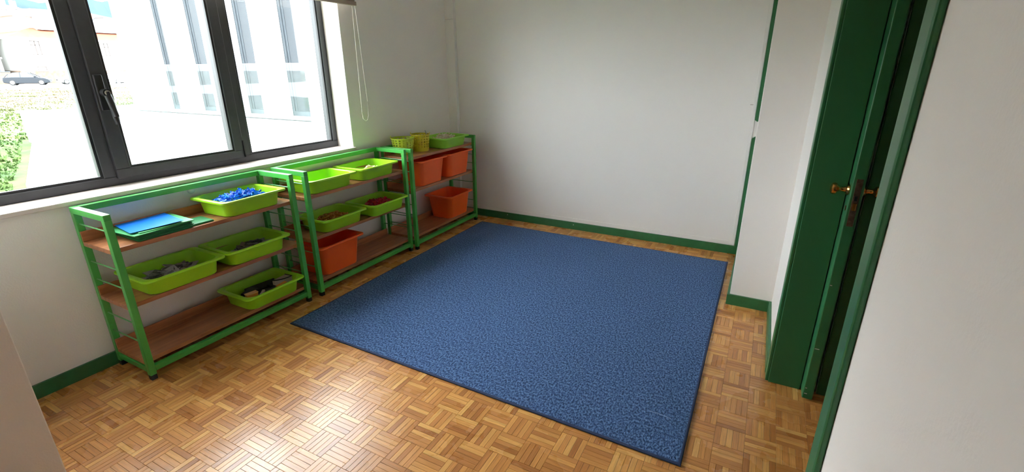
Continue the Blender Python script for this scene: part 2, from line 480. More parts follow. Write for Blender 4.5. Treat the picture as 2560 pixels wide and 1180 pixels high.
for (y0, y1, z0, z1, x, par) in ((-3.67, -3.028, .952, 2.30, XF, win), (-2.902, -2.292, .992, 2.262, XS, sash), (-2.172, -1.452, .952, 2.30, XF, win)):
    bead(y0, y1, z0, z1, x, par)
    MB().box(x - .034, x - .030, y0, y1, z0, z1).build('pane', GLASSW, par)
# handle on the sash
hz = 1.395
h = MB().box(XS, XS + .014, -2.962, -2.922, hz - .095, hz + .085).build('handle', BLACKP, sash, bevel=.006, seg=3)
h['label'] = 'black window handle with lock'
lev = MB()
lev.tube([(XS + .01, -2.935, hz - .005), (XS + .035, -2.935, hz - .005), (XS + .050, -2.935, hz - .005)], .020, 16)
lev.tube([(XS + .040, -2.935, hz), (XS + .046, -2.928, hz - .06), (XS + .046, -2.924, hz - .125), (XS + .044, -2.923, hz - .165)], [.017, .016, .0155, .011], 12)
lev.build('lever', BLACKP, sash, smooth=True)
MB().tube([(XS + .048, -2.935, hz - .005), (XS + .055, -2.935, hz - .005)], .0125, 16).build('key_cylinder', mat('lock_cylinder', (.55, .50, .42), .35, metal=.5), sash, smooth=True)
MB().box(XS - .002, XS + .008, -2.232, -2.222, .945, 1.055).build('hinge', GASKET, win, bevel=.002)
# marble sill and outer ledge
struct('trim_5', MB().box(-.25, .018, WY0 - .03, WY1 + .012, WZ0 - .002, .905), MARBLE, bevel=.003)
struct('trim_6', MB().box(-.36, -.24, WY0, WY1, .86, .90), XSTONE)
rv = MB().box(XF + .001, -.001, WY1 - .004, WY1 + .002, .905, WZ1)
struct('trim_7', rv, REVEAL)

# roller blind in front of the wall above the window
bl = empty('roller_blind', (.045, -2.5, 2.66)); tag(bl, 'beige roller blind pulled partly down over the window', 'blind')
MB().tube([(0, -1.30, 0), (0, 1.215, 0)], .032, 16).build('roller', BLINDM, bl, smooth=True)
MB().box(.022, .0236, -1.28, 1.205, -.685, .0).build('fabric', BLINDM, bl)
MB().box(.012, .034, -1.28, 1.212, -.712, -.682).build('bottom_bar', BLINDM, bl, bevel=.004)
pts = [(.03, 1.20, -.0)] + [(.03, 1.196 - .004 * t, -.70 - .78 * t) for t in (0, .3, .6, .9)] + [(.028, 1.185, -1.515), (.026, 1.172, -1.545), (.022, 1.158, -1.553), (.016, 1.146, -1.535), (.012, 1.142, -1.48)] + [(.012, 1.145 + .02 * t, -1.45 + 1.4 * t) for t in (0, .4, .8, 1)]
pts = [(x, y + .04 * min(1, max(0, (-z - .7) / .8)) if i < 8 else y + .03, z) for i, (x, y, z) in enumerate(pts)]
MB().tube(pts, .0022, 6).build('pull_cord', CORD, bl, smooth=True)

# ------------------------------------------------------------------ pocket door and its frame
cas = MB().box(3.124, XW, -1.830, -1.758, 0, DZ + .06)
struct('trim_8', cas, CASG, bevel=.003)
struct('trim_9', MB().box(3.138, 3.276, DY1 - .012, DY1, 0, DZ), DOORG, bevel=.002)
struct('trim_10', MB().box(3.346, 3.50, DY1 - .012, DY1, 0, DZ), DOORG)
struct('trim_11', MB().box(3.124, XW, DY0 - .066, DY0, 0, DZ + .06), CASG, bevel=.005, seg=3)
struct('trim_12', MB().box(XW, 3.50, DY0, DY0 + .012, 0, DZ), DOORG)
struct('trim_13', MB().box(3.116, XW, DY0, -1.83, DZ, DZ + .06), CASG)
dr = empty('door_1', (3.302, -1.915, 0)); dr['kind'] = 'structure'
MB().box(-.022, .022, 0, .80, .008, 2.13).build('leaf', DOORL, dr, bevel=.005, seg=3)
pl = MB().box(-.011, .012, -.0022, .002, .875, 1.075).build('lock_plate', BRASSD, dr, bevel=.001)
MB().box(-.006, .007, -.010, 0, .945, .975).build('latch_bolt', BRASS, pl, bevel=.002)
MB().box(-.005, .005, -.0032, -.001, .985, 1.005).build('bolt_slot', GASKET, pl)
for zz in (.893, 1.055):
    MB().tube([(0, -.0022, zz), (0, -.0042, zz)], .005, 10).build('screw', BRASSD, pl)
prof = [(.0, 0), (.021, 0), (.023, .004), (.019, .009), (.012, .014), (.0095, .024), (.010, .034), (.014, .040), (.0225, .046), (.0245, .054), (.022, .062), (.012, .067), (.0, .068)]
for sx in (-1, 1):
    T = Matrix.Translation((sx * .022, .045, 1.02)) @ Matrix.Rotation(sx * math.pi / 2, 4, 'Y')
    k = MB().lathe(prof, 28, T).build('knob', BRASS, dr, smooth=True); k['label'] = 'polished brass door knob'
    T = Matrix.Translation((sx * .022, .03, .945)) @ Matrix.Rotation(sx * math.pi / 2, 4, 'Y')
    MB().lathe([(0, 0), (.011, 0), (.011, .003), (0, .003)], 16, T).build('keyhole_cover', BRASSD, dr)
for (yy, zz, l) in ((-.0006, .28, .018), (-.0006, .60, .008), (-.0006, .035, .012), (-.0006, .065, .007)):
    MB().box(-.016, -.016 + l, yy, yy + .001, zz, zz + .0035).build('paint_chip', CHIP, dr)

# ------------------------------------------------------------------ rug
rg = empty('rug', (RUGC[0][0], RUGC[0][1], 0)); tag(rg, 'large square dark blue mottled carpet rug lying on the parquet', 'rug')
c0 = Vector((*RUGC[0], 0))
def inset(d):
    c = [Vector((*p, 0)) - c0 for p in RUGC]; m = sum(c, Vector()) / 4
    return [p + (m - p).normalized() * d * 1.414 for p in c]
def quad_ring(d, z, n=16):
    c = inset(d); r = []
    for k in range(4):
        a, b = c[k], c[(k + 1) % 4]
        for i in range(n):
            p = a.lerp(b, i / n); r.append((p.x, p.y, z))
    return r
MB().loft([quad_ring(.010, .001), quad_ring(.010, .0085), quad_ring(.012, .0100), quad_ring(.03, .0105)], True, True).build('pile', RUG, rg)
MB().loft([quad_ring(.012, .0005), quad_ring(.002, .001), quad_ring(.0, .004), quad_ring(.001, .0085), quad_ring(.005, .0108), quad_ring(.010, .0108), quad_ring(.0125, .0095)], False, False).build('binding', RUGB, rg, smooth=True)
MB().tube([(2.17, .215, .0106), (2.22, .213, .0112), (2.265, .205, .0106)], .0012, 5).build('loose_thread', mat('thread', (.25, .33, .5), .9), rg)

# ------------------------------------------------------------------ shelf units
LSH, DEP, HSH, TW = 1.006, .323, .882, .030
RODS_A = [.081, .215, .318, .393, .507, .604, .683, .798]
RODS_C = [.092, .215, .318, .405, .500, .604, .690, .778]
def shelf(xf, y0, boards, rods, label):
    """xf: front face; y0: near end."""
    e = empty('shelf_unit', (xf - DEP, y0, 0)); tag(e, label, 'shelf', 'green metal shelf units under the window')
    x1 = DEP
    for (x, y) in ((0, 0), (x1 - TW, 0), (0, LSH - TW), (x1 - TW, LSH - TW)):
        lg = MB().box(x, x + TW, y, y + TW, .028, HSH - TW if True else HSH).build('leg', TUBE, e, bevel=.002)
        MB().box(x + .001, x + TW - .001, y + .001, y + TW - .001, .0, .028).build('rubber_foot', RUBBER, lg, bevel=.002)
    for y in (0, LSH - TW):
        MB().box(0, x1, y, y + TW, HSH - TW, HSH).build('top_rail', TUBE, e, bevel=.002)
        MB().box(TW, x1 - TW, y, y + TW, .045, .075).build('bottom_rail', TUBE, e, bevel=.002)
        for z in rods:
            MB().tube([(TW - .004, y + .012, z), (x1 - TW + .004, y + .012, z)], .0035, 8).build('side_rod', RODM, e, smooth=True)
    MB().box(0, TW, TW, LSH - TW, HSH - TW, HSH).build('back_rail', TUBE, e, bevel=.002)
    MB().box(x1 - TW, x1, TW, LSH - TW, .045, .075).build('front_rail', TUBE, e, bevel=.002)
    for zt in boards:
        b = MB().box(TW + .002, x1 - TW - .002, .001, LSH - .001, zt - .023, zt).build('board', WOODT, e, bevel=.002)
        MB().box(TW + .002, TW + .011, .001, LSH - .001, zt, zt + .052).build('back_lip', WOODT, b, bevel=.002)
    return e
SX = [.351, .361, .388]
SY = [-3.276, -2.197, -1.168]
BD = [(.110, .420, .710), (.110, .420, .710), (.120, .528, .806)]
shelf(SX[0], SY[0], BD[0], RODS_A, 'green metal shelf unit with wooden boards holding a stack of building plates')
shelf(SX[1], SY[1], BD[1], RODS_A, 'green metal shelf unit with wooden boards holding four lime trays, standing between the other two')
shelf(SX[2], SY[2], BD[2], RODS_C, 'green metal shelf unit with wooden boards holding two baskets, standing in the corner')

# ------------------------------------------------------------------ trays and bins
def rrect(hy, hx, r, z, n=7):
    p = []
    for (sx, sy, a0) in ((1, 1, 0), (-1, 1, 90), (-1, -1, 180), (1, -1, 270)):
        for i in range(n):
            a = R(a0 + 90 * i / (n - 1))
            p.append((sx * (hx - r) + r * math.cos(a), sy * (hy - r) + r * math.sin(a), z))
    return p
def tray_meshes(name, h, matt, hyb, hxb):
    body = MB().loft([rrect(hyb - .006, hxb - .006, .046, 0), rrect(hyb, hxb, .05, .005), rrect(.182, .140, .052, h - .009), rrect(.184, .142, .052, h - .002),
                      rrect(.180, .138, .050, h - .003), rrect(.179, .137, .050, h - .010), rrect(hyb - .005, hxb - .005, .048, .008), rrect(hyb - .014, hxb - .014, .044, .004)])
    rim = MB().loft([rrect(.183, .141, .052, h - .008), rrect(.200, .152, .034, h - .0075), rrect(.2075, .156, .028, h - .013), rrect(.2095, .158, .028, h - .010), rrect(.2085, .157, .028, h - .001), rrect(.205, .155, .028, h),
                     rrect(.186, .144, .050, h), rrect(.181, .139, .050, h - .004)], False, False)
    return body.mesh(name + '_body', matt, True), rim.mesh(name + '_rim', matt, True)
TRAYM = tray_meshes('tray', .096, LIME, .174, .124)
TRAYD = tray_meshes('tray_deep_green', .096, LIMED, .174, .124)
BINM = tray_meshes('bin', .226, ORANGE, .160, .117)
def put_tray(kind, xc, yc, z, label, rz=0.0):
    ms = {'tray': TRAYM, 'dtray': TRAYD, 'bin': BINM}[kind]
    nm = 'storage_bin' if kind == 'bin' else 'storage_tray'
    e = empty(nm, (xc, yc, z), rz)
    tag(e, label, 'bin' if kind == 'bin' else 'tray', 'orange deep bins' if kind == 'bin' else 'green shallow trays')
    place('body', ms[0], e, smooth=True); place('rim', ms[1], e, smooth=True)
    return e
XC = [.198, .208, .234]
T = {}
def tr_(key, kind, s, b, yc, label, rz=0.0, dx=0.0):
    T[key] = (XC[s] + dx, yc, BD[s][b]); put_tray(kind, XC[s] + dx, yc, BD[s][b], label, rz)
tr_('blue', 'tray', 0, 2, -2.536, 'lime plastic tray filled with blue plastic pieces', 0.03)
tr_('greyL', 'tray', 0, 1, -2.985, 'lime plastic tray with grey flat pieces under the stack of building plates')
tr_('greyR', 'tray', 0, 1, -2.556, 'lime plastic tray with grey flat pieces under the tray of blue pieces', -.01)
tr_('black', 'tray', 0, 0, -2.512, 'lime plastic tray with black pieces and an orange block on the lowest board', .0, .008)
tr_('empty', 'tray', 1, 2, -1.950, 'empty lime plastic tray on the top board', -.02)
tr_('cream', 'tray', 1, 2, -1.492, 'lime plastic tray with a few cream wooden pieces, beside the empty tray', .03)
tr_('amber', 'tray', 1, 1, -1.888, 'lime plastic tray with amber curved pieces')
tr_('red', 'tray', 1, 1, -1.443, 'lime plastic tray with red pieces', 0, .03)
tr_('b1', 'bin', 1, 0, -1.948, 'orange plastic bin below the tray of amber pieces')
tr_('cream2', 'dtray', 2, 2, -.475, 'green plastic tray heaped with cream sticks beside the baskets')
tr_('b2', 'bin', 2, 1, -.850, 'orange plastic bin below the yellow basket')
tr_('b3', 'bin', 2, 1, -.420, 'orange plastic bin below the tray of cream sticks')
tr_('b4', 'bin', 2, 0, -.442, 'orange plastic bin standing alone on the lowest board')

# pieces lying in the trays ------------------------------------------------
def bar_mesh(name, m, l, w, t):
    return MB().prism([(-l, -w), (-l * .8, -w * 1.5), (-l * .6, -w), (l * .6, -w), (l * .8, -w * 1.5), (l, -w), (l, w), (l * .8, w * 1.5), (l * .6, w), (-l * .6, w), (-l * .8, w * 1.5), (-l, w)], 2, -t, t).mesh(name, m)
def plate_mesh(name, m, l, w, t):
    return MB().prism([(-l, -w), (l * .9, -w), (l, -w * .7), (l, w), (-l * .85, w), (-l, w * .6)], 2, -t, t).mesh(name, m)
def stick_mesh(name, m, l, w, t):
    return MB().box(-l, l, -w, w, -t, t).mesh(name, m)
def arc_mesh(name, m, r, th, a):
    pts = [(r * math.cos(R(a * k / 9)), r * math.sin(R(a * k / 9)), 0) for k in range(10)]
    return MB().tube(pts, th, 6).mesh(name, m, True)
def pile(key, meshes, name, label, cat, group, n, nlow, hmax, hb, sy, sx, seed, tilt=.45, oy=0., ox=0., heap=1.0):
    random.seed(seed)
    x, y, z = T[key]
    def hgt(u, v): return hb + (hmax - hb) * max(0, 1 - heap * (u * u + v * v))
    for k in range(n):
        u, v = random.uniform(-.92, .92), random.uniform(-.92, .92)
        tl = tilt
        o = place(name, meshes[k % len(meshes)], None, loc=(x + ox + u * sx, y + oy + v * sy, z + hgt(u, v) + random.uniform(-.004, .004)),
                  rot=(random.gauss(0, tl), random.gauss(0, tl), random.uniform(0, 6.28)))
        tag(o, label, cat, group)
    if nlow:
        mb = MB()
        for k in range(nlow):
            zz = random.uniform(.016, max(.020, hmax - .012))
            q_ = .70 + .22 * zz / .09
            u, v = random.uniform(-q_, q_), random.uniform(-q_, q_)
            zz = min(zz, max(.016, hgt(u, v) - .006))
            me = meshes[k % len(meshes)]
            M4 = Matrix.Translation((x + ox + u * sx, y + oy + v * sy, z + zz)) @ Euler((random.gauss(0, .12), random.gauss(0, .12), random.uniform(0, 6.28))).to_matrix().to_4x4()
            mb.add([q.co for q in me.vertices], [tuple(p.vertices) for p in me.polygons], k % len(meshes), M4)
        o = mb.build(name + '_heap', [m.materials[0] for m in meshes], None)
        tag(o, label.replace('piece', 'pieces', 1) + ', lower layers', cat, None, 'stuff')
BL = [bar_mesh('blue_piece', m, .026, .0045, .003) for m in BLUEP]
pile('blue', BL, 'blue_piece', 'small blue plastic piece heaped in the lime tray', 'toy piece', 'blue pieces in the tray', 150, 330, .092, .060, .150, .100, 11, .5)
GR = [plate_mesh('grey_piece', m, .030, .016, .002) for m in GREYP] + [plate_mesh('grey_piece', GREYP[0], .048, .030, .0022)]
pile('greyL', GR, 'grey_piece', 'flat grey piece in the tray under the building plates', 'toy piece', 'grey pieces under the plates', 42, 60, .062, .040, .125, .078, 12, .22, -.01)
pile('greyR', GR, 'grey_piece', 'flat grey piece in the tray under the blue pieces', 'toy piece', 'grey pieces under the blue pieces', 34, 40, .060, .026, .095, .075, 13, .3, .045)
CR = [stick_mesh('cream_piece', m, .021, .0055, .004) for m in CREAMP]
pile('cream', CR, 'cream_piece', 'small cream wooden piece in the tray beside the empty tray', 'toy piece', 'cream pieces beside the empty tray', 60, 70, .070, .018, .080, .075, 14, .3, .03, .01)
CS = [stick_mesh('cream_stick', m, .034, .004, .0025) for m in CREAMP]
pile('cream2', CS, 'cream_stick', 'cream stick heaped in the tray beside the baskets', 'toy piece', 'cream sticks in the corner tray', 80, 150, .104, .055, .125, .090, 15, .45)
AM = [arc_mesh('amber_piece', m, .026, .0055, 200) for m in AMBER]
pile('amber', AM, 'amber_piece', 'curved amber piece in the lime tray', 'toy piece', 'amber pieces in the tray', 60, 60, .075, .034, .130, .085, 16, .35)
RD = [bar_mesh('red_piece', m, .024, .0055, .0035) for m in REDP]
pile('red', RD, 'red_piece', 'small red plastic piece heaped in the lime tray', 'toy piece', 'red pieces in the tray', 110, 200, .082, .040, .140, .088, 17, .4)

# the tray with black pieces
x, y, z = T['black']
BK = mat('black_plastic', (.012, .012, .014), .45)
BEIGE = mat('beige_block', (.50, .43, .36), .6)
OB = mat('orange_block', (.72, .28, .04), .5)
for k, (dx, dy, dz, l, w, t, rz, ry) in enumerate(((.0, -.02, .030, .13, .045, .010, .05, .05), (-.05, .03, .045, .10, .035, .008, -.1, .2), (.045, .04, .045, .11, .022, .008, .08, -.25), (-.03, -.07, .052, .05, .03, .007, .4, .1), (.02, .10, .040, .05, .05, .012, .1, .1))):
    o = MB().box(-w, w, -l, l, -t, t).build('black_slab', BK, None, bevel=.003, loc=(x + dx, y + dy, z + dz), rot=(0, ry, rz))
    tag(o, 'black plastic slab in the tray on the lowest board', 'toy piece', 'black slabs in the tray')
ob = empty('orange_block', (x + .055, y - .115, z + .064), -.15); tag(ob, 'orange block with a pale edge leaning in the tray of black pieces', 'block')
MB().box(-.016, .016, -.034, .034, -.020, .016).build('body', OB, ob, bevel=.002)
MB().box(-.017, .017, -.036, .036, .016, .022).build('cap', mat('pale_orange', (.85, .50, .18), .5), ob, bevel=.001)
o = MB().box(-.008, .008, -.022, .022, -.007, .007).build('cream_bar', BEIGE, None, bevel=.002, loc=(x + .07, y - .052, z + .062), rot=(.35, .0, .5)); tag(o, 'short cream bar beside the orange block in the tray', 'block')
o = MB().box(-.012, .012, -.035, .035, -.004, .004).build('orange_strip', OB, None, bevel=.001, loc=(x + .085, y + .075, z + .070), rot=(.1, .1, .05)); tag(o, 'flat orange strip in the tray of black pieces', 'block')
wg = empty('beige_wedge', (x + .035, y + .118, z + .068), .1); tag(wg, 'beige half-round block with a black outline in the tray of black pieces', 'block')
arcp = [(-.030, -.05)] + [(-.030 + .062 * math.sin(R(a)), -.05 + .105 * (1 - math.cos(R(a))) ) for a in (15, 30, 45, 60, 75, 90)] + [(-.030, .055)]
MB().prism(arcp, 2, -.020, .018).build('body', BEIGE, wg, bevel=.002)
MB().tube([(px, py, .019) for px, py in arcp], .0035, 6).build('outline', BK, wg, smooth=True)

# building plates on the near shelf
random.seed(3)
bz = BD[0][2]
plate = MB().box(-.128, .128, -.128, .128, 0, .0042)
PLG, PLL = plate.mesh('green_plate', GREENP), plate.mesh('light_green_plate', GREENL)
for k in range(8):
    o = place('building_plate', PLG if k < 6 else PLL, None, .0008, 1, loc=(.186 + random.uniform(-.004, .004), -3.022 + random.uniform(-.010, .010) - (.030 if k == 6 else 0) + (.014 if k == 7 else 0), bz + k * .0052), rot=(0, 0, random.uniform(-.03, .03) + (.06 if k == 6 else -.05 if k == 7 else 0)))
    tag(o, 'dark green building plate in the stack under the blue sheet' if k < 6 else 'light green building plate sticking out below the topmost green plate' if k == 6 else 'light green building plate lying directly under the blue sheet', 'building plate', 'building plates in the stack')
o = MB().box(-.065, .065, -.070, .070, 0, .010).build('building_plate', GREENP, None, bevel=.001, loc=(.235, -2.842, bz), rot=(0, 0, -.06)); tag(o, 'small dark green building plate lying beside the stack', 'building plate')
g = MB(); nx = 10
vs = []; fs = []
for i in range(nx + 1):
    for j in range(nx + 1):
        u, v = i / nx, j / nx
        vs.append((-.13 + .26 * u, -.118 + .236 * v, .0015 + .006 * (u - .3) ** 2 * v + .004 * v * v))
for i in range(nx):
    for j in range(nx):
        a = i * (nx + 1) + j; fs.append((a, a + nx + 1, a + nx + 2, a + 1))
g.add(vs, fs)
o = g.build('blue_sheet', BLUES, None, loc=(.170, -3.030, bz + .0420), rot=(0, 0, -.14)); sm = o.modifiers.new('thick', 'SOLIDIFY'); sm.thickness = .0012
tag(o, 'bright blue plastic sheet lying on the stack of green plates', 'sheet')
# small pale lump on the wall behind the tray of blue pieces
o = MB().lathe([(0, 0), (.022, .001), (.020, .008), (.012, .016), (0, .018)], 14, Matrix.Rotation(math.pi / 2, 4, 'Y')).build('wall_hook', WHITE, None, smooth=True, loc=(0.001, -2.70, .835)); tag(o, 'small pale stick-on hook on the wall behind the tray of blue pieces', 'hook')

# ------------------------------------------------------------------ baskets
def basket(xc, yc, z, r0, r1, h, mm, label, lid=False):
    e = empty('perforated_basket', (xc, yc, z)); tag(e, label, 'basket', 'perforated baskets')
    n = 36; rows = 13
    mb = MB(); vs = []; fs = []
    for k in range(rows + 1):
        t = k / rows; rr = r0 + (r1 - r0) * t
        for i in range(n): vs.append((rr * math.cos(2 * math.pi * i / n), rr * math.sin(2 * math.pi * i / n), .003 + (h - .003) * t))
    for k in range(rows):
        for i in range(n):
            if 3 <= k <= 11 and k % 2 == 1 and i % 2 == 1: continue       # the holes
            j = (i + 1) % n; fs.append((k * n + i, k * n + j, (k + 1) * n + j, (k + 1) * n + i))
    mb.add(vs, fs)
    w = mb.build('wall', mm, e)
    sm = w.modifiers.new('thick', 'SOLIDIFY'); sm.thickness = .002
    MB().lathe([(0, 0), (r0, 0), (r0, .004), (0, .004)], 44).build('base', mm, e)
    rim = [(r1 * math.cos(2 * math.pi * i / 48), r1 * math.sin(2 * math.pi * i / 48), h) for i in range(48)]
    MB().tube(rim, .004, 8, closed=True).build('rim', mm, e, smooth=True)
    for a in (R(215), R(35)):
        c = (r1 * math.cos(a), r1 * math.sin(a))
        Tm = Matrix.Translation((c[0], c[1], h)) @ Matrix.Rotation(a, 4, 'Z')
        MB().prism([(-.018, 0), (.018, 0), (.015, .012), (.007, .019), (-.007, .019), (-.015, .012)], 0, -.003, .003, T=Tm).build('handle_tab', mm, e, bevel=.001)
    return e
zb3 = BD[2][2]
basket(.175, -1.005, zb3, .078, .098, .135, LIMEB, 'round lime green perforated basket on the top board')
basket(.205, -.800, zb3, .070, .083, .145, YELLOW, 'round yellow perforated basket beside the lime one')
o = MB().lathe([(0, 0), (.028, 0), (.030, .003), (.026, .006), (0, .007)], 24, Matrix.Rotation(R(75), 4, 'Y')).build('grey_disc', mat('grey_disc_metal', (.30, .31, .32), .3, metal=.6), None, smooth=True, loc=(.235, -.755, zb3 + .150), rot=(0, 0, .6)); tag(o, 'grey disc sticking out of the yellow basket', 'lid')

# ================================================================== OUTSIDE
# ground
random.seed(8)
gm = MB(); gx, gy = 90, 70
vs, fs = [], []
for i in range(gx + 1):
    for j in range(gy + 1):
        t = i / gx
        X = -.40 - 71.6 * t ** 1.7; Y = -16 + 56 * j / gy
        Z = -.42 + .10 * noise.noise((X * .4, Y * .4, 0)) + .05 * noise.noise((X * 1.3, Y * 1.3, 3)) + .20 * t
        vs.append((X, Y, Z))
for i in range(gx):
    for j in range(gy):
        a = i * (gy + 1) + j; fs.append((a, a + 1, a + gy + 2, a + gy + 1))
gm.add(vs, fs)
struct('ground', gm, XGRASS, smooth=False)
gb2 = MB()
for k in range(16000):
    d = random.random() ** 1.6
    X = -5.5 - 55 * d
    yc = -4.227 + (X - 2.93) * (-.335); 
    Y = yc + random.uniform(-.30, .16) * (abs(X) + 3)
    if X > -15 and Y > -1.42 - (X + 7.6) * .35: continue
    Z = -.42 + .10 * noise.noise((X * .4, Y * .4, 0)) + .05 * noise.noise((X * 1.3, Y * 1.3, 3)) + .20 * (max(0, (-.4 - X) / 71.6)) ** (1 / 1.7)
    s = random.uniform(.025, .062) * (1 + .6 * noise.noise((X * .3, Y * .3, 7)))
    for b in range(3):
        a = random.uniform(0, 6.28); w = s * random.uniform(.35, .8)
        dx, dy = math.cos(a), math.sin(a)
        gb2.add([(X - dy * w, Y + dx * w, Z - .01), (X + dy * w, Y - dx * w, Z - .01), (X + dx * s * .9 + dy * w * .4, Y + dy * s * .9, Z + s), (X + dx * s * .7 - dy * w * .4, Y + dy * s * .7, Z + s)], [(0, 1, 2, 3)])
o = gb2.build('grass', XGRASS); tag(o, 'low green weeds and grass on the slope outside the window', 'grass', None, 'stuff')
struct('ground_road', MB().box(-86, -70.5, -30, 70, -.6, -.18), XROAD)
struct('ground_far', MB().box(-1200, -86, -500, 800, -1.0, -.25), XGRASS)
struct('ground_kerb', MB().box(-70.5, -70.0, -30, 70, -.6, -.06), XHOUSE)
struct('ground_paving', MB().prism([(-14.4, 1.15), (-7.9, -1.12), (-7.4, -1.22), (-.32, -1.6), (-.32, 1.15)], 2, -.6, -.30), XPAVE)

# neighbouring wing with its terrace
struct('wall_terrace', MB().box(-14.4, -3.2, 1.10, 1.40, -.6, .445), XWHITE)
cp = empty('terrace_coping', (-14.4, 1.06, .4475)); tag(cp, 'grey stone coping along the terrace edge outside', 'coping')
xx = 0.0
k = 0
while xx < 11.2:
    l = min(1.6, 11.2 - xx)
    MB().box(xx + .003, xx + l - .003, 0, .36, 0, .075).build('coping_stone', XSTONE, cp, bevel=.006)
    xx += l
struct('ground_terrace', MB().box(-14.4, -3.2, 1.40, 4.5, -.6, .50), XTILE)
wing = empty('building_wing', (-7.5, 2.66, .50)); tag(wing, 'white building wing with tall fins and narrow windows beyond the terrace', 'building')
ox, oy, oz = -7.5, 2.66, .5
FINS = [(-11.65, -10.65), (-9.886, -9.327), (-8.43, -7.59), (-6.747, -6.167), (-5.05, -4.4)]
for (a, b) in FINS:
    MB().box(a - ox, b - ox, 0, .265, .055, 5.2).build('fin', XWHITE, wing)
MB().box(-11.95 - ox, -11.66 - ox, -.01, .30, .0, 5.2).build('grey_end_panel', XMETAL, wing)
MB().box(-11.95 - ox, -3.25 - ox, .42, 3.0, .0, 5.2).build('wall', XWHITE, wing)
MB().box(-11.65 - ox, -3.25 - ox, -.06, .42, .0, .055).build('ledge', XHOUSE, wing)
MB().box(-11.65 - ox, -3.25 - ox, -.10, -.06, .0, .02).build('drain_slot', GASKET, wing)
for (a, b) in zip([f_[1] for f_ in FINS[:-1]], [f_[0] for f_ in FINS[1:]]):
    w = empty('window', (a - ox, .27, .055), 0, wing); wd_ = b - a
    MB().box(0, wd_, .0, .07, 0, .10).box(0, .07, 0, .07, .10, 5.1).box(wd_ - .07, wd_, 0, .07, .10, 5.1).box(.07, .13, .02, .07, .10, 5.1).build('frame', XFRAME, w, bevel=.004)
    MB().box(.13, wd_ - .07, .03, .04, .10, 5.1).build('pane', XGLASS, w)
    MB().box(wd_ * .5, wd_ * .62, .022, .03, .10, 1.2).build('inner_post', XCURT, w)
nb = empty('building_corner_block', (-3.2, .90, -.4)); tag(nb, 'plain white corner of the building beside the window outside', 'building')
MB().box(0, 2.88, 0, 6, 0, 6).build('wall', XWHITE, nb)
# glass balustrades
bal = empty('glass_balustrade', (-10.08, 1.75, .50)); tag(bal, 'clear glass balustrade standing on the terrace', 'balustrade')
for k in range(4):
    x0 = k * 1.72
    MB().box(x0 + .005, x0 + 1.715, 0, .014, .0, 1.10).build('glass_panel', GLASSB, bal)
MB().box(0, .014, .02, .76, 0, 1.10).build('glass_panel', GLASSB, bal)
MB().box(0, 6.88, -.001, .015, 1.10, 1.106).build('top_edge', XHOUSE, bal)
low = empty('low_glass_screen', (-14.3, 2.05, .50)); tag(low, 'low glass screen at the far end of the terrace', 'balustrade')
for k in range(3):
    MB().box(k * 1.38 + .005, k * 1.38 + 1.37, 0, .012, 0, .55).build('glass_panel', GLASSB, low)
MB().box(.6, .85, .10, .30, 0, .42).build('post', XHOUSE, low); MB().box(1.15, 1.35, .10, .30, 0, .42).build('post', XHOUSE, low)

# houses beyond the street
def window(parent, y0, y1, z0, z1, x=0.0, fm=XWOODF, bars=True):
    w = empty('window', (x, y0, z0), 0, parent); a, b = y1 - y0, z1 - z0
    MB().box(-.02, .10, -.16, a + .16, -.16, 0).box(-.02, .10, -.16, 0, 0, b + .16).box(-.02, .10, a, a + .16, 0, b + .16).box(-.02, .10, 0, a, b, b + .16).build('surround', XCREAM, w)
    MB().box(-.02, .03, 0, a, 0, b).build('pane', XPANE, w)
    fmb = MB().box(.03, .08, 0, a, 0, .07).box(.03, .08, 0, a, b - .07, b).box(.03, .08, 0, .07, 0, b).box(.03, .08, a - .07, a, 0, b)
    if bars: fmb.box(.03, .08, a / 2 - .05, a / 2 + .05, 0, b).box(.03, .08, 0, a, b * .68, b * .68 + .08).box(.03, .06, 0, a, b * .33, b * .33 + .04)
    fmb.build('frame', fm, w)
def roof(name, parent, x0, x1, y0, y1, z, h, ins, mm=XROOF, ov=.5):
    a = [(x0 - ov, y0 - ov, z), (x1 + ov, y0 - ov, z), (x1 + ov, y1 + ov, z), (x0 - ov, y1 + ov, z)]
    b = [(x0 + ins, y0 + ins, z + h), (x1 - ins, y0 + ins, z + h), (x1 - ins, y1 - ins, z + h), (x0 + ins, y1 - ins, z + h)]
    r = MB().loft([a, b]).build(name, mm, parent)
    MB().box(x0 - ov, x1 + ov, y0 - ov, y1 + ov, z - .22, z).build('eave', XHOUSE, parent)
    return r
HB = empty('house', (-88, 25.2, -.2)); tag(HB, 'white two-storey house with red tiled roofs across the street', 'house')
MB().box(-12, 0, 0, 17, 1.7, 5.9).build('wall', XHOUSE, HB)
MB().box(-12, .05, 0, 17, 0, 1.7).build('stone_plinth', XSTW, HB)
roof('lower_roof', HB, -12, 0, 0, 17, 5.95, 1.5, 3.8)
MB().box(-12, -4, 2.4, 16, 6.5, 9.1).build('upper_wall', XCREAM, HB)
roof('upper_roof', HB, -12, -4, 2.4, 16, 9.15, 1.15, 3.2)
window(HB, 1.9, 2.9, 3.75, 5.55); window(HB, 1.9, 2.9, 1.75, 2.2, .02, bars=False); window(HB, 10.0, 11.0, 3.75, 5.55)
window(HB, 5.9, 6.9, 3.75, 5.55)
gl = empty('glazed_balcony', (-4, 4.2, 7.2), 0, HB)
MB().box(0, 1.6, 0, 4.4, 0, .7).build('parapet', XHOUSE, gl); MB().box(.2, 1.4, .1, 4.3, .7, 1.7).build('glazing', XPANE, gl)
gl = empty('glazed_balcony', (-4, 10.3, 7.2), 0, HB)
MB().box(0, 1.6, 0, 4.4, 0, .7).build('parapet', XHOUSE, gl); MB().box(.2, 1.4, .1, 4.3, .7, 1.9).build('glazing', XPANE, gl)
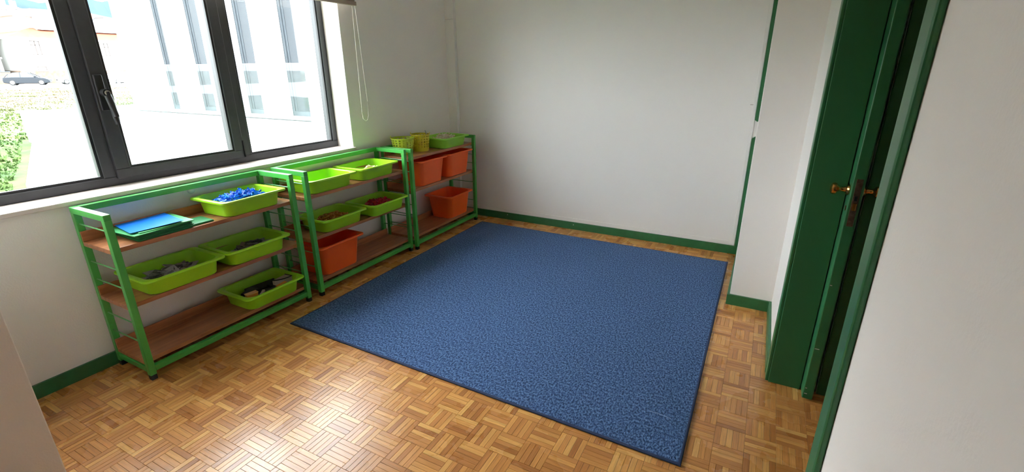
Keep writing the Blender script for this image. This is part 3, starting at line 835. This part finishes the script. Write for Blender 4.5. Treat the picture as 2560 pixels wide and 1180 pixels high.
for yy in (1.4, 2.9): MB().box(1.4, 1.46, yy, yy + .1, .7, 1.9).build('glazing_bar', XHOUSE, gl)
HC = empty('house', (-89.5, 15.5, -.2)); tag(HC, 'white house with a recessed balcony and red roof, beside the two-storey house', 'house')
MB().box(-11, 0, 0, 8.6, 0, 6.0).build('wall', XHOUSE, HC)
MB().box(-11, .05, 0, 8.6, 0, 1.2).build('stone_plinth', XSTW, HC)
roof('roof', HC, -11, 0, 0, 8.6, 6.1, 2.6, 4.0)
window(HC, 7.3, 8.1, 3.6, 5.4, .02, XFRAME, False); window(HC, 7.4, 8.2, 1.3, 2.7, .06, XFRAME, False)
MB().box(0, .9, 6.6, 8.5, 3.2, 3.4).build('balcony_slab', XHOUSE, HC)
HD = empty('house', (-130, 30, -.2)); tag(HD, 'tall white house with a red roof standing behind the other houses', 'house')
MB().box(-12, 0, 0, 13.5, 0, 13.2).build('wall', XHOUSE, HD)
roof('roof', HD, -12, 0, 0, 11.0, 13.3, 1.6, 4.5)
window(HD, 8.9, 9.7, 11.9, 12.8, .02, XFRAME, False); window(HD, 11.0, 12.6, 12.0, 13.0, .02, XFRAME, False)
MB().box(-6, -5.2, 10.6, 11.6, 13.2, 15.3).build('chimney', XHOUSE, HD); MB().box(-6, -5.2, 12.4, 13.2, 13.2, 15.0).build('chimney', XHOUSE, HD)
gw = empty('garden_wall', (-86.6, 5, -.2)); tag(gw, 'low rough stone garden wall along the street', 'wall')
MB().box(0, .4, 0, 18.6, 0, 1.5).build('stonework', XSTW, gw); MB().box(-.05, .45, 0, 18.6, 1.5, 1.62).build('cap', XFRAME, gw)
# street lamp post
o = MB().tube([(0, 0, 0), (0, 0, 7.6), (.2, .3, 7.9), (.5, 1.1, 8.0)], [.10, .07, .06, .05], 8).build('lamp_post', XFRAME, None, loc=(-74, 29.0, -.2)); tag(o, 'thin grey street lamp post by the road', 'lamp post')
# hills
random.seed(5)
hv, hf = [], []
prof = [(-400, 60), (100, 82), (250, 88), (300, 92), (313, 93), (330, 88), (345, 92), (370, 97), (390, 100), (405, 97), (412, 100), (425, 92), (450, 84), (520, 90), (700, 75), (1200, 50)]
hm = MB()
for i in range(len(prof) - 1):
    (a, za), (b, zb_) = prof[i], prof[i + 1]
    m = 6
    for k in range(m):
        y0 = a + (b - a) * k / m; y1 = a + (b - a) * (k + 1) / m
        z0 = za + (zb_ - za) * k / m + 2.0 * noise.noise((y0 * .09, 1, 0)); z1 = za + (zb_ - za) * (k + 1) / m + 2.0 * noise.noise((y1 * .09, 1, 0))
        hm.add([(-820, y0, -5), (-820, y1, -5), (-900, y1, z1), (-900, y0, z0), (-1000, y1, -5), (-1000, y0, -5)], [(0, 1, 2, 3), (3, 2, 4, 5)])
struct('ground_hills', hm, XHILL)

# cars
def car(loc, rz, paint, label, dark):
    e = empty('car', loc, rz); tag(e, label, 'car')
    # side profile along local y (front = +y), z up; loft over half-widths
    low = [(-2.05, .32), (-2.08, .62), (-2.0, .90), (-1.2, .95), (.85, .93), (1.65, .82), (2.0, .68), (2.08, .50), (2.05, .26), (1.55, .20), (-1.6, .20)]
    ringsL = []
    for (x, k) in ((-.88, .96), (-.84, 1.0), (.84, 1.0), (.88, .96)):
        ringsL.append([(x, y * (1 if abs(x) < .86 else .985), .55 + (z - .55) * k) for y, z in low])
    MB().loft(ringsL).build('body', paint, e, bevel=.04, seg=2)
    cab = [(-1.75, .92), (-1.45, 1.30), (-1.05, 1.45), (-.2, 1.49), (.25, 1.42), (1.05, .92)]
    rc = []
    for (x, s_) in ((-.82, .0), (-.66, 1.0), (.66, 1.0), (.82, .0)):
        rc.append([(x if s_ == 0 else x, y, z if s_ else .92 + (z - .92) * .02) for y, z in cab])
    MB().loft(rc).build('cabin', CARGL, e)
    rf = [(-1.52, 1.26), (-1.05, 1.465), (-.2, 1.505), (.28, 1.435)]
    rv_ = [(x, y, z) for (y, z) in rf for x in (-.67, .67)]
    m_ = MB(); m_.add(rv_, [(0, 1, 3, 2), (2, 3, 5, 4), (4, 5, 7, 6)])
    ro = m_.build('roof', paint, e); sm_ = ro.modifiers.new('t', 'SOLIDIFY'); sm_.thickness = .03
    for sx in (-1, 1):
        for (ya, za_, yb_, zb2) in ((-1.52, 1.27, -1.85, .93), (.28, 1.43, 1.08, .92), (-.45, 1.48, -.45, .92)):
            MB().tube([(sx * .67, ya, za_), (sx * .83, yb_, zb2)], .035, 6).build('pillar', paint, e)
        MB().box(sx * .84 - .1, sx * .84 + .1, .75, .92, .93, 1.07).build('mirror', paint, e, bevel=.03)
        MB().box(sx * .62 - .2, sx * .62 + .2, 1.80, 2.02, .62, .76).build('headlamp', LIGHTL, e, bevel=.04)
        for yy in (-1.28, 1.30):
            Tm = Matrix.Translation((sx * .80, yy, .31)) @ Matrix.Rotation(math.pi / 2, 4, 'Y')
            wv = MB().lathe([(0, -.10), (.27, -.10), (.31, -.07), (.31, .07), (.27, .10), (0, .10)], 20, Tm).build('wheel', TYRE, e, smooth=True)
            Tm2 = Matrix.Translation((sx * .91, yy, .31)) @ Matrix.Rotation(math.pi / 2, 4, 'Y')
            MB().lathe([(0, -.012), (.20, -.012), (.21, 0), (.20, .012), (0, .014)], 16, Tm2).build('hub_cap', RIM, wv)
    MB().box(-.5, .5, 2.02, 2.09, .46, .62).build('grille', BK, e)
    MB().box(-.26, .26, 2.08, 2.11, .34, .44).build('number_plate', LIGHTL, e)
    return e
car((-78.3, 22.5, -.18), R(-28), CARD, 'dark blue-grey hatchback parked on the street', True)
car((-78.6, 27.6, -.18), R(168), CARW, 'white car parked behind the dark hatchback', False)
car((-73.0, 29.8, -.18), R(205), CARW, 'white car parked near the street lamp post', False)
